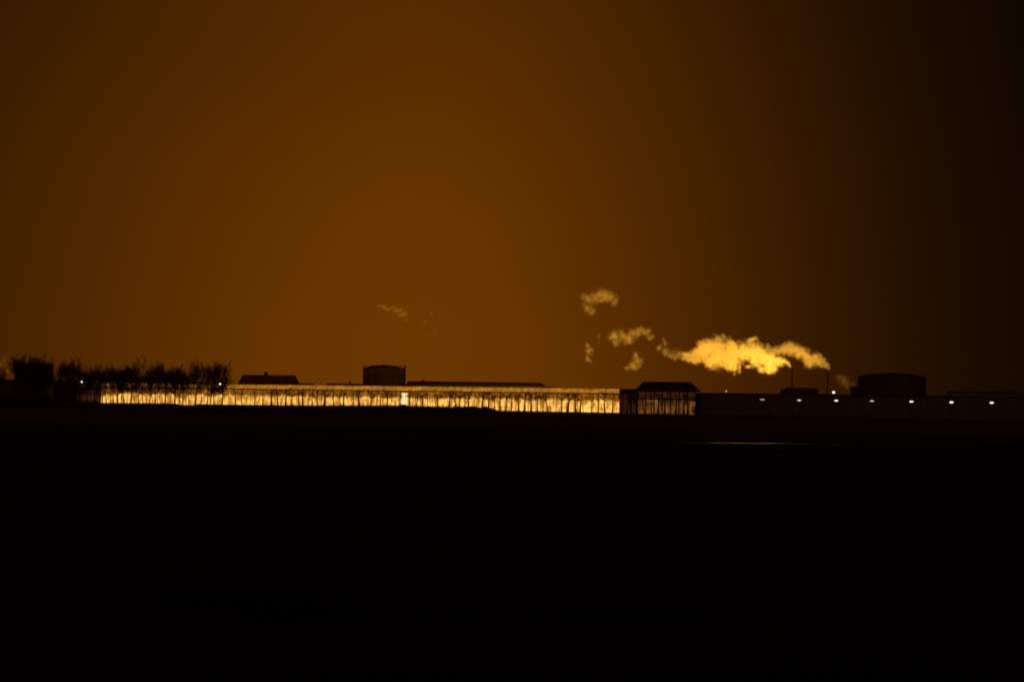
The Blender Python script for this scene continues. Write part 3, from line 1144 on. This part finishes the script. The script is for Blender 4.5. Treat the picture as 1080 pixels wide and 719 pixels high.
steam('steam_puff', [(649, 356, 5, 5), (657, 352, 5, 4), (663, 356, 6, 6), (671, 352, 6, 4), (679, 350, 6, 3), (685, 354, 3, 3), (650, 363, 2.5, 3)], 1400, 0.26,
      'ragged steam puff above the barn between the plume and small wisps', 1.0, .6, soft=1.35)
steam('steam_puff', [(669, 376, 3, 4.5), (672, 383, 5, 4.5), (667, 388, 5, 3), (661, 389, 3, 2.5), (676, 381, 3, 2.5)], 1400, 0.26,
      'small slanting steam puff just above the barn roof', .9, .6, soft=1.35)
steam('steam_puff', [(619, 363, 2, 4), (621, 371, 3.6, 5), (619, 378, 3, 3.5), (623.5, 381, 2, 2)], 1400, 0.24,
      'upright oval steam puff, lowest on the left of the puffs', .8, .6, soft=1.35)
steam('steam_wisp', [(633, 355, 2, 4), (633, 362, 1.6, 3)], 1400, 0.12, 'faint upright steam wisp between two brighter puffs', .7, .6, soft=1.35)
steam('steam_wisp', [(403, 323.5, 5, 2.3), (411, 325, 6, 1.8), (419, 328, 5, 1.8), (425, 332, 3.5, 2.6), (428, 338, 2, 3)], 1450, 0.22,
      'faint curved steam wisp in the sky above and right of the tank', .8, .6, soft=1.35)
steam('steam_wisp', [(459.5, 349, 3.2, 3.8), (455, 354, 3.6, 3), (447, 341, 2.5, 1.6), (456, 331, 1.8, 3)], 1450, 0.16,
      'faintest small steam wisp, right of the curved one', .7, .6, soft=1.35)
steam('steam_puff', [(885, 398, 4.5, 3), (890, 402, 5.5, 4), (896, 406, 4.5, 3.5), (900, 404, 2, 2.5)], 1400, 0.12,
      'dim brown steam puff between the right chimney and the wide tank', .9, .6, soft=1.35)
steam('steam_puff', [(4, 379, 4, 2.6), (8, 383, 4, 2.6), (0, 382, 4, 3), (9.5, 390, 1.8, 5)], 1400, 0.15,
      'dim orange steam puff left of the black tank at the left edge', .8, .6, soft=1.35)

# ------------------------------------------------------------------ added unseen area lights that brighten the steam


def area(name, px_, D, z, sx_, sy_, energy, target=None, spread=160):
    L_ = bpy.data.lights.new(name, 'AREA')
    L_.shape = 'RECTANGLE'
    L_.size = sx_
    L_.size_y = sy_
    L_.energy = energy
    L_.color = (1.0, 0.455, 0.04)
    L_.spread = math.radians(spread)
    o = bpy.data.objects.new(name, L_)
    COL.objects.link(o)
    p = at_ground(px_, D) + Vector((0, 0, z))
    o.location = p
    d = (target - p) if target is not None else Vector((0, 0, 1))
    o.rotation_euler = d.to_track_quat('-Z', 'Y').to_euler()
    return o


fg = empty('greenhouse', at_ground(700, 1330))  # invented building body, added to go with the steam lights
tag(fg, 'added low glasshouse block, unseen behind the long dark shed, below the steam lights', 'greenhouse')
a, b = at_ground(745, 1330), at_ground(868, 1330)
MB().prism(block(a, b, 0, 0, 50), 0, 4.3).build('wall', M['sheet'], fg)  # body of the added unseen glasshouse block
area('steam_fill_light', 782, 1380, 4.6, 34, 20, 19500, at(780, 378, 1394), 120)
area('steam_fill_light', 845, 1384, 4.6, 30, 16, 14500, at(845, 376, 1408), 110)
area('steam_fill_light', 640, 1372, 6.6 + 1.4, 26, 14, 30000, at(645, 345, 1400), 110)
area('steam_fill_light', 455, 1545, 3.0, 14, 6, 16000, at(418, 330, 1450), 36)
area('steam_fill_light', 890, 1370, 4.6, 8, 6, 700, at(891, 402, 1400), 90)
area('steam_fill_light', 3, 1380, 4.0, 8, 6, 2500, at(5, 382, 1400), 90)
